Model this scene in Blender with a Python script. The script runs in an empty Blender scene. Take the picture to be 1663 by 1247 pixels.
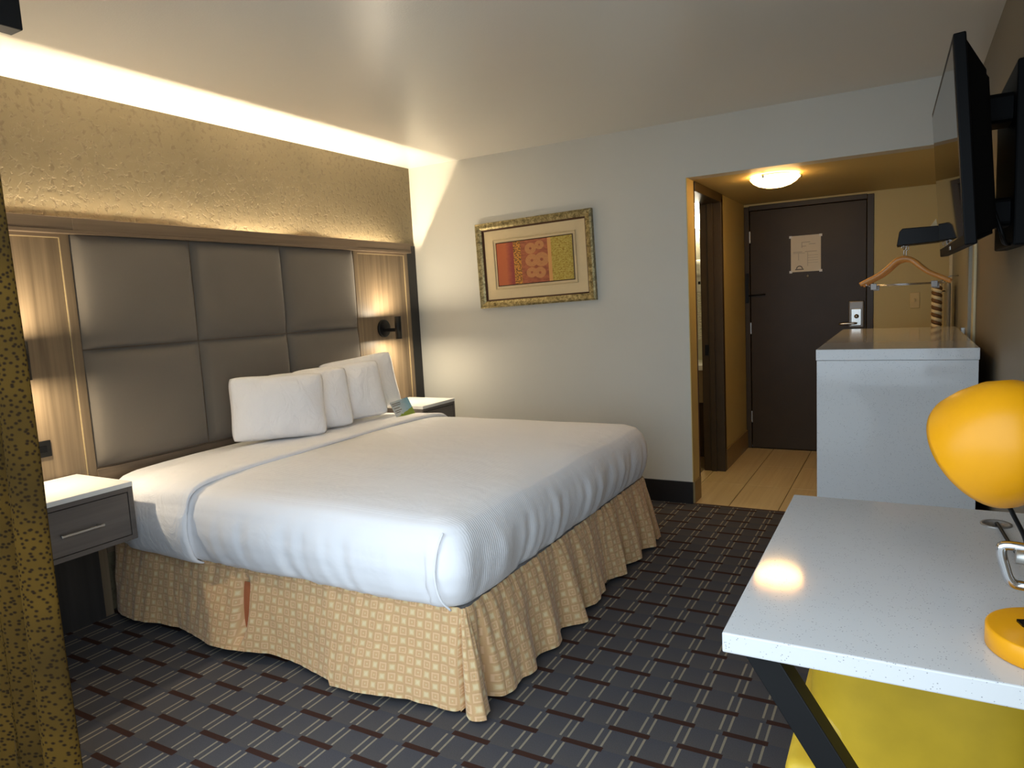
import bpy, bmesh, math, random
from mathutils import Vector, Matrix, noise
random.seed(7)
PI = math.pi
scn = bpy.context.scene
COL = scn.collection

# ------------------------------------------------------------------ camera, sky, exposure
R_ = Vector((0.87230464, 0.48616048, -0.05227438)); U_ = Vector((-0.01068326, 0.12583278, 0.99199394)); F_ = Vector((-0.48884608, 0.86476246, -0.1149583))
cam = bpy.data.cameras.new('camera'); cam.sensor_width = 36.0; cam.lens = 1136.3 / 1663 * 36; cam.clip_start = 0.02
camo = bpy.data.objects.new('camera', cam); COL.objects.link(camo)
camo.matrix_world = Matrix(((R_.x, U_.x, -F_.x, 3.34305), (R_.y, U_.y, -F_.y, -4.4739), (R_.z, U_.z, -F_.z, 1.37506), (0, 0, 0, 1)))
scn.camera = camo
SKY = 1.65
world = bpy.data.worlds.new('sky'); scn.world = world; world.use_nodes = True
bg = world.node_tree.nodes['Background']; bg.inputs[0].default_value = (0.72, 0.86, 1.0, 1); bg.inputs[1].default_value = SKY
pl = bpy.data.lights.new('window_portal', 'AREA'); pl.shape = 'RECTANGLE'; pl.size = 2.9; pl.size_y = 2.24; pl.cycles.is_portal = True
po = bpy.data.objects.new('window_portal', pl); COL.objects.link(po); po.location = (2.21, -3.66, 1.13); po.rotation_euler = (PI / 2, 0, 0)
scn.view_settings.view_transform = 'Standard'; scn.view_settings.look = 'None'
scn.view_settings.exposure = 1.02; scn.view_settings.gamma = 1.0; scn.view_settings.use_curve_mapping = False
LED = 290.0; SCONCE = 2.7; HALL = 12.5; VANITY = 30.0

# ------------------------------------------------------------------ materials
def rgb(r, g, b):
    f = lambda c: (c / 255 / 12.92) if c / 255 <= .04045 else ((c / 255 + .055) / 1.055) ** 2.4
    return (f(r), f(g), f(b), 1)
class NT:
    def __init__(s, name):
        s.m = bpy.data.materials.new(name); s.m.use_nodes = True; s.t = s.m.node_tree; s.b = s.t.nodes['Principled BSDF']; s._pos = None
    def n(s, typ, **kw):
        nd = s.t.nodes.new(typ)
        for k, v in kw.items(): setattr(nd, k, v)
        return nd
    def link(s, a, b): s.t.links.new(a, b)
    def put(s, sock, v):
        if hasattr(v, 'is_output') or hasattr(v, 'links'): s.t.links.new(v, sock)
        else: sock.default_value = v
    def math(s, op, a, b=0.0, c=None):
        nd = s.n('ShaderNodeMath', operation=op); s.put(nd.inputs[0], a); s.put(nd.inputs[1], b)
        if c is not None: s.put(nd.inputs[2], c)
        return nd.outputs[0]
    def pos(s):
        if not s._pos: s._pos = s.n('ShaderNodeNewGeometry').outputs['Position']
        return s._pos
    def obj(s): return s.n('ShaderNodeTexCoord').outputs['Object']
    def uv(s): return s.n('ShaderNodeTexCoord').outputs['UV']
    def sep(s, v):
        nd = s.n('ShaderNodeSeparateXYZ'); s.put(nd.inputs[0], v); return nd.outputs
    def scale(s, v, sc):
        nd = s.n('ShaderNodeMapping'); s.put(nd.inputs[0], v); nd.inputs['Scale'].default_value = sc; return nd.outputs[0]
    def noise(s, v, scale=5, detail=3, rough=.5, dist=0.0):
        nd = s.n('ShaderNodeTexNoise'); s.put(nd.inputs['Vector'], v); nd.inputs['Scale'].default_value = scale
        nd.inputs['Detail'].default_value = detail; nd.inputs['Roughness'].default_value = rough; nd.inputs['Distortion'].default_value = dist
        return nd.outputs[0]
    def voro(s, v, scale=5, dim='3D'):
        nd = s.n('ShaderNodeTexVoronoi', voronoi_dimensions=dim); s.put(nd.inputs['Vector'], v); nd.inputs['Scale'].default_value = scale; return nd.outputs['Distance']
    def ramp(s, v, stops):
        nd = s.n('ShaderNodeValToRGB'); s.put(nd.inputs[0], v); el = nd.color_ramp.elements
        while len(el) < len(stops): el.new(.5)
        for e, (p, c) in zip(el, stops): e.position = p; e.color = c if len(c) == 4 else (*c, 1)
        return nd.outputs[0]
    def mix(s, f, a, b):
        nd = s.n('ShaderNodeMix', data_type='RGBA'); s.put(nd.inputs[0], f); s.put(nd.inputs[6], a); s.put(nd.inputs[7], b); return nd.outputs[2]
    def bump(s, h, strength=.3, dist=.01, chain=None):
        nd = s.n('ShaderNodeBump'); s.put(nd.inputs['Height'], h); nd.inputs['Strength'].default_value = strength; nd.inputs['Distance'].default_value = dist
        if chain: s.link(chain, nd.inputs['Normal'])
        s.link(nd.outputs[0], s.b.inputs['Normal']); return nd.outputs[0]
    def col(s, v): s.put(s.b.inputs['Base Color'], v)
    def set(s, rough=.6, metal=0.0, spec=None, coat=None, sheen=None):
        s.b.inputs['Roughness'].default_value = rough; s.b.inputs['Metallic'].default_value = metal
        if spec is not None: s.b.inputs['Specular IOR Level'].default_value = spec
        if coat: s.b.inputs['Coat Weight'].default_value = coat; s.b.inputs['Coat Roughness'].default_value = .08
        if sheen: s.b.inputs['Sheen Weight'].default_value = sheen
        return s.m
def plain(name, c, rough=.5, metal=0.0, var=.08, vs=30, bump=0.0, **kw):
    t = NT(name); d = tuple(x * (1 - var) for x in c[:3]) + (1,)
    nz = t.noise(t.obj(), vs, 3); t.col(t.ramp(nz, [(.3, d), (.7, c)]))
    if bump: t.bump(nz, bump, .004)
    return t.set(rough, metal, **kw)
def emit(name, c, s):
    t = NT(name); t.b.inputs['Base Color'].default_value = c; t.b.inputs['Emission Color'].default_value = c; t.b.inputs['Emission Strength'].default_value = s; return t.set(.4)
M = {}
def wallpaint(name, c, rough=.55, bs=.15):
    t = NT(name); p = t.pos(); big = t.noise(p, 1.3, 2); fine = t.noise(p, 160, 3)
    t.col(t.ramp(big, [(.3, tuple(x * .95 for x in c[:3]) + (1,)), (.7, c)])); t.bump(fine, bs, .003); return t.set(rough)
M['wall'] = wallpaint('greige_wall_paint', rgb(204, 201, 190))
M['brownwall'] = wallpaint('brown_accent_paint', rgb(124, 111, 90))
M['hallwall'] = wallpaint('cream_hall_paint', rgb(205, 184, 122))
M['bathwall'] = wallpaint('bathroom_paint', rgb(190, 185, 160))
M['ext'] = wallpaint('exterior_stucco', rgb(190, 185, 175), .9, .6)
def ceiling_mat():
    t = NT('satin_ceiling_paint'); p = t.pos(); t.col(rgb(222, 217, 206)); a = t.noise(p, 140, 2, .6); t.bump(a, .12, .004); return t.set(.3, spec=.45)
M['ceil'] = ceiling_mat()
def texwall():
    t = NT('knockdown_textured_wall'); p = t.pos(); a = t.noise(p, 38, 4, .62, .3); f = t.noise(p, 120, 2); z = t.noise(p, 2.0, 2)
    k = t.ramp(a, [(.52, (0, 0, 0, 1)), (.62, (1, 1, 1, 1))]); base = t.ramp(z, [(.3, rgb(110, 98, 72)), (.7, rgb(122, 109, 82))])
    t.col(t.mix(t.math('MULTIPLY', k, .55), base, rgb(84, 73, 50))); b1 = t.bump(t.math('SUBTRACT', 1.0, k), .35, .004); t.bump(f, .12, .002, b1); return t.set(.65)
M['texwall'] = texwall()
PX, PY = .2235, .2345
def carpet():
    t = NT('woven_bar_carpet'); p = t.pos(); s = t.sep(p); x, y = s[0], s[1]
    def bars(x0, y0):
        u = t.math('MULTIPLY', t.math('FRACT', t.math('DIVIDE', t.math('SUBTRACT', x, x0 - 20 * PX), PX)), PX)
        v = t.math('MULTIPLY', t.math('ABSOLUTE', t.math('SUBTRACT', t.math('FRACT', t.math('ADD', t.math('DIVIDE', t.math('SUBTRACT', y, y0 - 40 * PY), PY), .5)), .5)), PY)
        return t.math('MULTIPLY', t.math('LESS_THAN', u, .136), t.math('LESS_THAN', v, .0112))
    A = bars(2.187, -1.92); B = bars(2.2988, -1.803); bar = t.math('MAXIMUM', A, B)
    hx = PX / 2; hy = PY / 2
    xx = t.math('MULTIPLY', t.math('ABSOLUTE', t.math('SUBTRACT', t.math('FRACT', t.math('ADD', t.math('DIVIDE', t.math('SUBTRACT', x, 2.4112 - 40 * hx), hx), .5)), .5)), hx)
    ln = t.math('LESS_THAN', t.math('ABSOLUTE', t.math('SUBTRACT', xx, .0135)), .0036)
    yy = t.math('MULTIPLY', t.math('ABSOLUTE', t.math('SUBTRACT', t.math('FRACT', t.math('ADD', t.math('DIVIDE', t.math('SUBTRACT', y, -1.92 - 80 * hy), hy), .5)), .5)), hy)
    ln = t.math('MULTIPLY', ln, t.math('GREATER_THAN', yy, .014))
    cell = t.math('FRACT', t.math('DIVIDE', t.math('SUBTRACT', y, -1.92 - 80 * hy), hy))
    nz = t.noise(p, 420, 2, .7)
    base = t.mix(cell, rgb(89, 85, 83), rgb(80, 79, 84))
    c = t.mix(ln, base, rgb(150, 140, 120)); c = t.mix(bar, c, rgb(66, 44, 36))
    fl = t.ramp(nz, [(.25, (.62, .62, .62, 1)), (.75, (1.15, 1.15, 1.15, 1))])
    mx = t.n('ShaderNodeMix', data_type='RGBA', blend_type='MULTIPLY'); mx.inputs[0].default_value = 1; t.link(c, mx.inputs[6]); t.link(fl, mx.inputs[7])
    t.col(mx.outputs[2]); t.bump(nz, .5, .003); return t.set(.95, spec=.1)
M['carpet'] = carpet()
def wood(name, c1, c2, axis='z', sc=18, rough=.45):
    t = NT(name); p = t.pos(); k = {'z': (sc, sc, .7), 'y': (sc, .7, sc), 'x': (.7, sc, sc)}[axis]
    a = t.noise(t.scale(p, k), 1.0, 4, .6, .4); k2 = {'z': (90, 90, 2), 'y': (90, 2, 90), 'x': (2, 90, 90)}[axis]; f = t.noise(t.scale(p, k2), 1, 2)
    mixf = t.math('ADD', t.math('MULTIPLY', a, .75), t.math('MULTIPLY', f, .25))
    t.col(t.ramp(mixf, [(.3, c1), (.7, c2)])); t.bump(f, .08, .002); return t.set(rough)
M['wood_v'] = wood('ash_brown_laminate_vertical', rgb(92, 77, 58), rgb(138, 118, 92))
M['wood_h'] = wood('ash_brown_laminate_rail', rgb(98, 82, 64), rgb(132, 113, 92), 'y')
M['wood_ns'] = wood('grey_brown_drawer_laminate', rgb(84, 76, 70), rgb(112, 103, 96), 'y', 14)
M['wood_shade'] = wood('shaded_lower_laminate', rgb(44, 41, 39), rgb(60, 56, 53))  # darker copy of the panel laminate, carries the shade below the nightstands
M['darkwood'] = plain('dark_brown_door_paint', rgb(62, 46, 20), .42, var=.15, vs=6, spec=.25)
M['darktrim'] = plain('brown_frame_paint', rgb(66, 52, 30), .4, var=.12, vs=8, spec=.3)
M['casing'] = plain('red_brown_casing', rgb(78, 44, 22), .5)
def fabric(name, c, sc=900, var=.12, bump=.25, rough=.9, sheen=.2, wr=0.0):
    t = NT(name); p = t.obj(); n1 = t.noise(p, sc, 2, .6); n2 = t.noise(p, 4, 2)
    d = tuple(x * (1 - var) for x in c[:3]) + (1,)
    t.col(t.ramp(t.math('ADD', t.math('MULTIPLY', n1, .6), t.math('MULTIPLY', n2, .4)), [(.3, d), (.7, c)])); nb = t.bump(n1, bump, .001)
    if wr: t.bump(t.noise(t.scale(p, (1, 1, .6)), 11, 3, .55, 1.2), wr, .02, nb)
    return t.set(rough, sheen=sheen)
M['uphol'] = fabric('taupe_upholstery', rgb(116, 107, 95), 500)
M['linen'] = fabric('white_linen', rgb(243, 241, 241), 700, .03, .1, wr=.35)
M['case'] = fabric('white_pillowcase', rgb(245, 243, 243), 700, .03, .1, wr=.55)
def stripes():
    t = NT('white_striped_sheet'); p = t.pos(); s = t.sep(p); ny = t.math('ABSOLUTE', t.sep(t.n('ShaderNodeNewGeometry').outputs['Normal'])[1]); w = t.math('MULTIPLY', t.math('SINE', t.math('MULTIPLY', s[1], 2 * PI / .011)), t.math('MAXIMUM', t.math('MULTIPLY_ADD', ny, -2.2, 1.0), 0.0)); n2 = t.noise(p, 9, 3, .5, .4)
    t.col(t.mix(t.math('MULTIPLY_ADD', w, .5, .5), rgb(236, 234, 234), rgb(244, 242, 242))); b = t.bump(w, .25, .0012); t.bump(n2, .35, .012, b); return t.set(.85, sheen=.15)
M['sheet'] = stripes()
def skirtmat():
    t = NT('gold_square_print_skirt'); s = t.sep(t.uv()); cs = .034
    u = t.math('DIVIDE', s[0], cs); v = t.math('DIVIDE', s[1], cs)
    fu = t.math('ABSOLUTE', t.math('SUBTRACT', t.math('FRACT', u), .5)); fv = t.math('ABSOLUTE', t.math('SUBTRACT', t.math('FRACT', v), .5)); d = t.math('MAXIMUM', fu, fv)
    par = t.math('FLOORED_MODULO', t.math('ADD', t.math('FLOOR', u), t.math('FLOOR', v)), 2.0)
    base = rgb(202, 162, 112)
    solid = t.ramp(d, [(.0, rgb(222, 200, 156)), (.2, rgb(216, 190, 142)), (.34, base), (.5, rgb(196, 154, 106))])
    ring = t.ramp(d, [(.0, rgb(222, 200, 156)), (.10, rgb(204, 162, 114)), (.24, rgb(202, 160, 110)), (.3, rgb(218, 178, 134)), (.38, rgb(218, 178, 134)), (.44, rgb(196, 154, 106))])
    f = t.noise(t.uv(), 900, 2); wr = t.noise(t.scale(t.uv(), (26, 7, 1)), 1.0, 3, .6, .8); t.col(t.mix(par, solid, ring)); b1 = t.bump(wr, .45, .012); t.bump(f, .2, .001, b1); return t.set(.85, sheen=.2)
M['skirt'] = skirtmat()
def curtainmat():
    t = NT('olive_gold_dotted_curtain'); uv = t.uv(); d = t.voro(uv, 66, '2D'); big = t.noise(uv, 3.5, 2)
    base = t.ramp(big, [(.35, rgb(58, 42, 14)), (.65, rgb(78, 56, 17))]); dot = t.ramp(d, [(.14, (1, 1, 1, 1)), (.36, (0, 0, 0, 1))])
    t.col(t.mix(dot, base, rgb(32, 21, 8))); t.bump(t.noise(uv, 700, 2), .2, .001); return t.set(.9, spec=.08)
M['curtain'] = curtainmat()
def quartz():
    t = NT('speckled_white_quartz'); p = t.pos(); v = t.voro(p, 190); n = t.noise(p, 60, 2)
    k = t.math('MULTIPLY', t.math('LESS_THAN', v, .2), t.math('GREATER_THAN', n, .52))
    t.col(t.mix(k, rgb(206, 206, 205), rgb(150, 150, 153))); return t.set(.075, spec=.45)
M['quartz'] = quartz()
M['white_top'] = plain('white_solid_surface', rgb(232, 230, 224), .25, var=.02)
M['black'] = plain('black_powder_coat', rgb(15, 15, 16), .45, spec=.25)
M['blackgloss'] = plain('black_gloss_plastic', rgb(8, 8, 9), .15, var=.0, spec=.3)
M['tvblack'] = plain('black_tv_plastic', rgb(8, 8, 9), .5, var=0.0, spec=.12)
def screen():
    t = NT('dark_screen_glass'); t.col(rgb(14, 14, 15)); return t.set(.03, spec=.6)
M['screen'] = screen()
M['chrome'] = plain('chrome', rgb(200, 200, 202), .12, 1.0, var=.03)
M['steel'] = plain('brushed_nickel', rgb(190, 188, 182), .3, 1.0, var=.05)
M['nickel'] = plain('satin_grey_lock_metal', rgb(150, 145, 140), .45, .6)
M['yellow'] = plain('yellow_lamp_enamel', rgb(228, 156, 6), .36, var=.03, spec=.4)
M['vinyl'] = plain('mustard_vinyl', rgb(206, 170, 40), .5, var=.12, vs=14, bump=.15)
M['vinylpipe'] = plain('mustard_piping', rgb(220, 184, 52), .5)
M['ivory'] = plain('ivory_plastic', rgb(220, 188, 110), .4, var=.03)
M['bead'] = plain('pale_inlay_strip', rgb(190, 168, 124), .4)
M['white'] = plain('white_plastic', rgb(228, 224, 214), .35, var=.02)
M['trim'] = plain('cream_trim_paint', rgb(222, 206, 160), .4, var=.04)
M['greydoor'] = plain('grey_closet_door', rgb(150, 146, 130), .4, var=.05)
M['hangwood'] = wood('honey_hanger_wood', rgb(200, 132, 60), rgb(222, 158, 82), 'x', 40, .3)
M['tile'] = wood('cream_plank_tile', rgb(206, 182, 134), rgb(226, 206, 160), 'y', 30, .35)
M['grout'] = plain('tan_grout', rgb(120, 98, 62), .9)
M['hallbase'] = plain('tan_hall_baseboard', rgb(150, 126, 84), .45)
M['blackbase'] = plain('black_vinyl_baseboard', rgb(26, 25, 26), .4)
M['concrete'] = plain('patio_concrete', rgb(150, 148, 142), .9, vs=8, bump=.3)
M['paper'] = plain('white_notice_paper', rgb(226, 214, 188), .6, var=.02)
M['ink'] = plain('grey_print_ink', rgb(170, 158, 138), .6)
M['inkdark'] = plain('dark_print_ink', rgb(96, 90, 80), .6)
def cardmat():
    t = NT('blue_green_card_print'); s = t.sep(t.uv()); n = t.noise(t.uv(), 7, 4)
    sky_ = t.ramp(t.math('ADD', t.math('MULTIPLY', s[0], .7), t.math('MULTIPLY', n, .3)), [(.3, rgb(205, 212, 215)), (.8, rgb(120, 180, 205))])
    gr = t.math('LESS_THAN', s[1], t.math('ADD', t.math('MULTIPLY', s[0], .28), t.math('MULTIPLY', n, .22)))
    t.col(t.mix(gr, sky_, rgb(140, 165, 30))); return t.set(.35)
M['card'] = cardmat()
def artframe():
    t = NT('mottled_antique_gold'); p = t.obj(); n = t.noise(p, 45, 4, .6, .8)
    t.col(t.ramp(n, [(.3, rgb(84, 74, 44)), (.5, rgb(140, 124, 80)), (.7, rgb(190, 172, 124))])); t.bump(n, .3, .003); t.set(.38, .45); return t.m
M['artframe'] = artframe()
M['mat'] = plain('beige_mat_board', rgb(212, 190, 148), .7, var=.03)
def art():
    t = NT('abstract_banded_print'); s = t.sep(t.uv()); u, v = s[0], s[1]; n = t.noise(t.uv(), 14, 5, .6); n2 = t.noise(t.uv(), 40, 3, .6, .5)
    left = t.ramp(t.math('ADD', u, t.math('MULTIPLY', t.math('SUBTRACT', n, .5), .08)), [(.0, rgb(170, 84, 44)), (.12, rgb(178, 92, 50)), (.2, rgb(138, 52, 50)), (.24, rgb(138, 56, 46))])
    band = t.ramp(n2, [(.42, rgb(84, 52, 14)), (.55, rgb(204, 138, 52))])
    mid = t.ramp(n, [(.35, rgb(136, 72, 46)), (.65, rgb(172, 96, 62))])
    ringf = None
    for (cx, cy, rr) in [(.46, .80, .075), (.58, .86, .06), (.47, .52, .085), (.60, .52, .095), (.46, .24, .07), (.57, .22, .075)]:
        dx = t.math('SUBTRACT', u, cx); dy = t.math('MULTIPLY', t.math('SUBTRACT', v, cy), .58)
        dd = t.math('SQRT', t.math('ADD', t.math('MULTIPLY', dx, dx), t.math('MULTIPLY', dy, dy))); rel = t.math('DIVIDE', dd, rr)
        g = t.math('MULTIPLY', t.math('LESS_THAN', rel, 1.0), t.math('GREATER_THAN', rel, .22)); ringf = g if ringf is None else t.math('MAXIMUM', ringf, g)
    mid = t.mix(t.math('MULTIPLY', ringf, t.math('MULTIPLY_ADD', n2, .6, .35)), mid, rgb(196, 140, 82))
    right = t.ramp(n2, [(.35, rgb(140, 104, 18)), (.5, rgb(176, 152, 60)), (.7, rgb(194, 178, 96))])
    c = t.mix(t.math('GREATER_THAN', u, .23), left, band); c = t.mix(t.math('GREATER_THAN', u, .33), c, mid); c = t.mix(t.math('GREATER_THAN', u, .685), c, rgb(206, 150, 84)); c = t.mix(t.math('GREATER_THAN', u, .73), c, right)
    t.col(c); t.bump(n2, .2, .002); return t.set(.5)
M['art'] = art()
M['led'] = emit('warm_led_strip', (1, .84, .60, 1), LED)
M['hallglow'] = emit('warm_frosted_glass', (1, .60, .21, 1), HALL)
M['bulbglow'] = emit('white_frosted_glass', (1, .90, .74, 1), VANITY)
M['lens'] = emit('sconce_lens', (1, .86, .62, 1), 14)
def glass():
    t = NT('clear_glass'); t.b.inputs['Transmission Weight'].default_value = 1; t.b.inputs['IOR'].default_value = 1.02; t.col((1, 1, 1, 1)); return t.set(.0)
M['glass'] = glass()
M['pleat_shade'] = fabric('rust_pleat_shade', rgb(176, 96, 48))  # rust tone stands in for the shading within the skirt fold
M['cordmat'] = plain('cream_cord', rgb(226, 206, 160), .5)
M['cordbrown'] = plain('brown_cord', rgb(110, 74, 36), .6)

# ------------------------------------------------------------------ mesh helpers
def obj(name, bm, mat, parent=None, smooth=False, uvs=None):
    me = bpy.data.meshes.new(name)
    if isinstance(bm, tuple): me.from_pydata(*bm)
    else: bm.normal_update(); bm.to_mesh(me); bm.free()
    me.materials.append(M[mat] if isinstance(mat, str) else mat)
    if smooth: me.polygons.foreach_set('use_smooth', [True] * len(me.polygons))
    if uvs:
        l = me.uv_layers.new(name='UVMap')
        for i, lp in enumerate(me.loops): l.data[i].uv = uvs[lp.vertex_index]
    o = bpy.data.objects.new(name, me); COL.objects.link(o)
    if parent:
        o.parent = parent
        w = Matrix.Translation(parent.location)
        if parent.parent: w = Matrix.Translation(parent.parent.location) if parent.type != 'EMPTY' else w
        o.matrix_parent_inverse = w.inverted() if parent.type == 'EMPTY' else Matrix.Identity(4)
    return o
def tag(o, label, cat, group=None):
    o['label'] = label; o['category'] = cat
    if group: o['group'] = group
    return o
def thing(name, label, cat, loc, group=None):
    o = bpy.data.objects.new(name, None); COL.objects.link(o); o.location = loc; o.empty_display_size = .1
    return tag(o, label, cat, group)
def struct(name, bm, mat, parent=None, smooth=False):
    o = obj(name, bm, mat, parent, smooth)
    if not parent: o['kind'] = 'structure'
    return o
def bx(bm, x0, x1, y0, y1, z0, z1, bev=0.0, seg=2):
    b = bm if not bev else bmesh.new()
    vs = [b.verts.new((x, y, z)) for x in (x0, x1) for y in (y0, y1) for z in (z0, z1)]
    for f in [(0, 1, 3, 2), (4, 6, 7, 5), (0, 4, 5, 1), (2, 3, 7, 6), (0, 2, 6, 4), (1, 5, 7, 3)]: b.faces.new([vs[i] for i in f])
    if bev:
        bmesh.ops.bevel(b, geom=b.edges[:], offset=bev, segments=seg, profile=.5, affect='EDGES')
        merge(bm, b)
    return bm
def merge(bm, b):
    me = bpy.data.meshes.new('tmp'); b.to_mesh(me); b.free(); bm.from_mesh(me); bpy.data.meshes.remove(me)
def box(x0, x1, y0, y1, z0, z1, bev=0.0, seg=2):
    return bx(bmesh.new(), x0, x1, y0, y1, z0, z1, bev, seg)
def tube(bm, pts, r, seg=10, cap=True):
    pts = [Vector(p) for p in pts]; n = len(pts); rings = []; prev = None
    for i, p in enumerate(pts):
        d = (pts[min(i + 1, n - 1)] - pts[max(i - 1, 0)]).normalized()
        if prev is None: a = d.orthogonal().normalized()
        else:
            a = prev - d * prev.dot(d)
            a = a.normalized() if a.length > 1e-6 else d.orthogonal().normalized()
        prev = a; b = d.cross(a); rr = r[i] if isinstance(r, (list, tuple)) else r
        rings.append([bm.verts.new(p + (a * math.cos(2 * PI * k / seg) + b * math.sin(2 * PI * k / seg)) * rr) for k in range(seg)])
    for i in range(n - 1):
        for k in range(seg): bm.faces.new((rings[i][k], rings[i][(k + 1) % seg], rings[i + 1][(k + 1) % seg], rings[i + 1][k]))
    if cap: bm.faces.new(list(reversed(rings[0]))); bm.faces.new(rings[-1])
    return bm
def tb(pts, r, seg=10): return tube(bmesh.new(), pts, r, seg)
def lathe(prof, c, axis=(0, 0, 1), seg=32, bm=None):
    bm = bm or bmesh.new(); A = Vector(axis).normalized(); a = A.orthogonal().normalized(); b = A.cross(a); c = Vector(c); rings = []
    for (r, h) in prof:
        if r < 1e-6: rings.append([bm.verts.new(c + A * h)])
        else: rings.append([bm.verts.new(c + A * h + (a * math.cos(2 * PI * k / seg) + b * math.sin(2 * PI * k / seg)) * r) for k in range(seg)])
    for i in range(len(rings) - 1):
        p, q = rings[i], rings[i + 1]
        for k in range(seg):
            k2 = (k + 1) % seg
            if len(p) == 1 and len(q) == 1: continue
            if len(p) == 1: bm.faces.new((p[0], q[k2], q[k]))
            elif len(q) == 1: bm.faces.new((p[k], p[k2], q[0]))
            else: bm.faces.new((p[k], p[k2], q[k2], q[k]))
    return bm
def grid(nu, nv, fn):
    vs = []; fs = []
    for i in range(nu + 1):
        for j in range(nv + 1): vs.append(tuple(fn(i / nu, j / nv)))
    for i in range(nu):
        for j in range(nv):
            a = i * (nv + 1) + j; fs.append((a, a + nv + 1, a + nv + 2, a + 1))
    return vs, [], fs
def nz(x, y, z=0.0): return noise.noise(Vector((x, y, z)))
def arc_smooth(pts, n=6):
    out = []; P = [Vector(p) for p in pts]
    for i in range(len(P) - 1):
        p0 = P[max(i - 1, 0)]; p1 = P[i]; p2 = P[i + 1]; p3 = P[min(i + 2, len(P) - 1)]
        for k in range(n):
            t = k / n
            out.append(.5 * ((2 * p1) + (p2 - p0) * t + (2 * p0 - 5 * p1 + 4 * p2 - p3) * t * t + (3 * p1 - p0 - 3 * p2 + p3) * t ** 3))
    out.append(P[-1]); return out

# ------------------------------------------------------------------ the setting
H = 2.44; XR = 3.674; XO = 2.14; ZO = 2.094; YD = 1.81; YW = -3.6
struct('floor', box(-.12, XR + .12, YW, 0.0, -.12, 0), 'carpet')
struct('ceiling', box(-.12, XR + .12, YW, .12, H, H + .12), 'ceil')
struct('wall_left', box(-.12, 0, YW, .12, 0, H), 'texwall')
bm = box(0, XO, 0, .12, 0, H); bx(bm, XO, XR, 0, .12, ZO, H); struct('wall_back', bm, 'wall')
struct('wall_right', box(XR, XR + .12, YW, .13, 0, H), 'brownwall')
bm = box(-.12, .72, YW - .14, YW, 0, H); bx(bm, .72, XR + .12, YW - .14, YW, 2.26, H); bx(bm, XR, XR + .12, YW - .14, YW, 0, 2.26); struct('wall_window', bm, 'ext')
struct('floor_patio', box(-4, 8, -9, YW, -.14, -.02), 'concrete')
# sliding door frame and its fixed pane, left of the open half
w = box(.72, .77, YW - .1, YW - .04, 0, 2.26); bx(w, .77, XR, YW - .1, YW - .04, 2.2, 2.26); bx(w, 1.18, 1.22, YW - .1, YW - .06, 0, 2.2); bx(w, .77, XR, YW - .1, YW - .04, -.02, .012)
wo = struct('window_1', w, 'black'); obj('pane', box(.77, 1.18, YW - .083, YW - .077, .012, 2.2), 'glass', wo)
struct('baseboard_back', box(.02, XO, -.012, 0, 0, .145), 'blackbase')
struct('baseboard_right', box(XR - .012, XR, -3.55, .0, 0, .145), 'blackbase')
# hall
struct('ceiling_hall', box(XO - .14, XR + .14, .12, YD + .12, ZO, ZO + .1), 'hallwall')
bm = box(XO - .14, XO, .12, .165, 0, ZO); bx(bm, XO - .14, XO, .955, YD, 0, ZO); bx(bm, XO - .14, XO, .165, .955, 2.06, ZO); struct('wall_hall_left', bm, 'hallwall')
struct('trim_1', box(XO - .002, XO + .003, -.002, .16, .146, ZO), 'hallwall')
DX0, DX1, DZ = XO + .012, 3.112, 2.075
bm = box(DX1, XR + .14, YD, YD + .12, 0, ZO); bx(bm, XO - .14, DX1, YD, YD + .12, DZ, ZO); bx(bm, XO - .14, DX1, YD + .11, YD + .14, 0, DZ); struct('wall_hall_far', bm, 'hallwall')  # last box: unseen backing added behind the door to block sky light
struct('wall_hall_right', box(XR, XR + .12, .13, YD + .12, 0, ZO), 'hallwall')
struct('baseboard_hall', bx(bx(bmesh.new(), XO, XO + .012, .965, YD, 0, .16), XO, XO + .012, .0, .162, 0, .145), 'hallbase')
struct('trim_2', box(XR - .014, XR + .0, .02, .13, 0, ZO, .003), 'trim')
struct('trim_3', box(XR - .05, XR - .001, YD - .14, YD - .10, 0, ZO, .004), 'trim')
cd = struct('door_2', box(XR - .03, XR - .002, .14, YD - .15, .03, 2.0, .004), 'greydoor')
obj('handle', box(XR - .05, XR - .029, .3, .32, .95, 1.1, .003), 'steel', cd)
# tiled hall floor: each tile a piece on the grout bed
fh = struct('floor_hall', box(.9, XR + .12, 0, YD + .12, -.12, -.004), 'grout')
xs = [2.06 + .302 * k for k in range(-1, 7)]; ys = [.567 + .602 * k for k in range(-1, 4)]; g = .0025
for i in range(len(xs) - 1):
    for j in range(len(ys) - 1):
        x0, x1, y0, y1 = max(xs[i], 1.98), min(xs[i + 1], XR), max(ys[j], 0), min(ys[j + 1], YD)
        if x1 - x0 < .02 or y1 - y0 < .02: continue
        obj('tile', box(x0 + g, x1 - g, y0 + g, y1 - g, -.006, 0, .001, 1), 'tile', fh)
struct('trim_4', box(XO, XR, -.006, .003, -.004, .004), 'casing')
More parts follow.
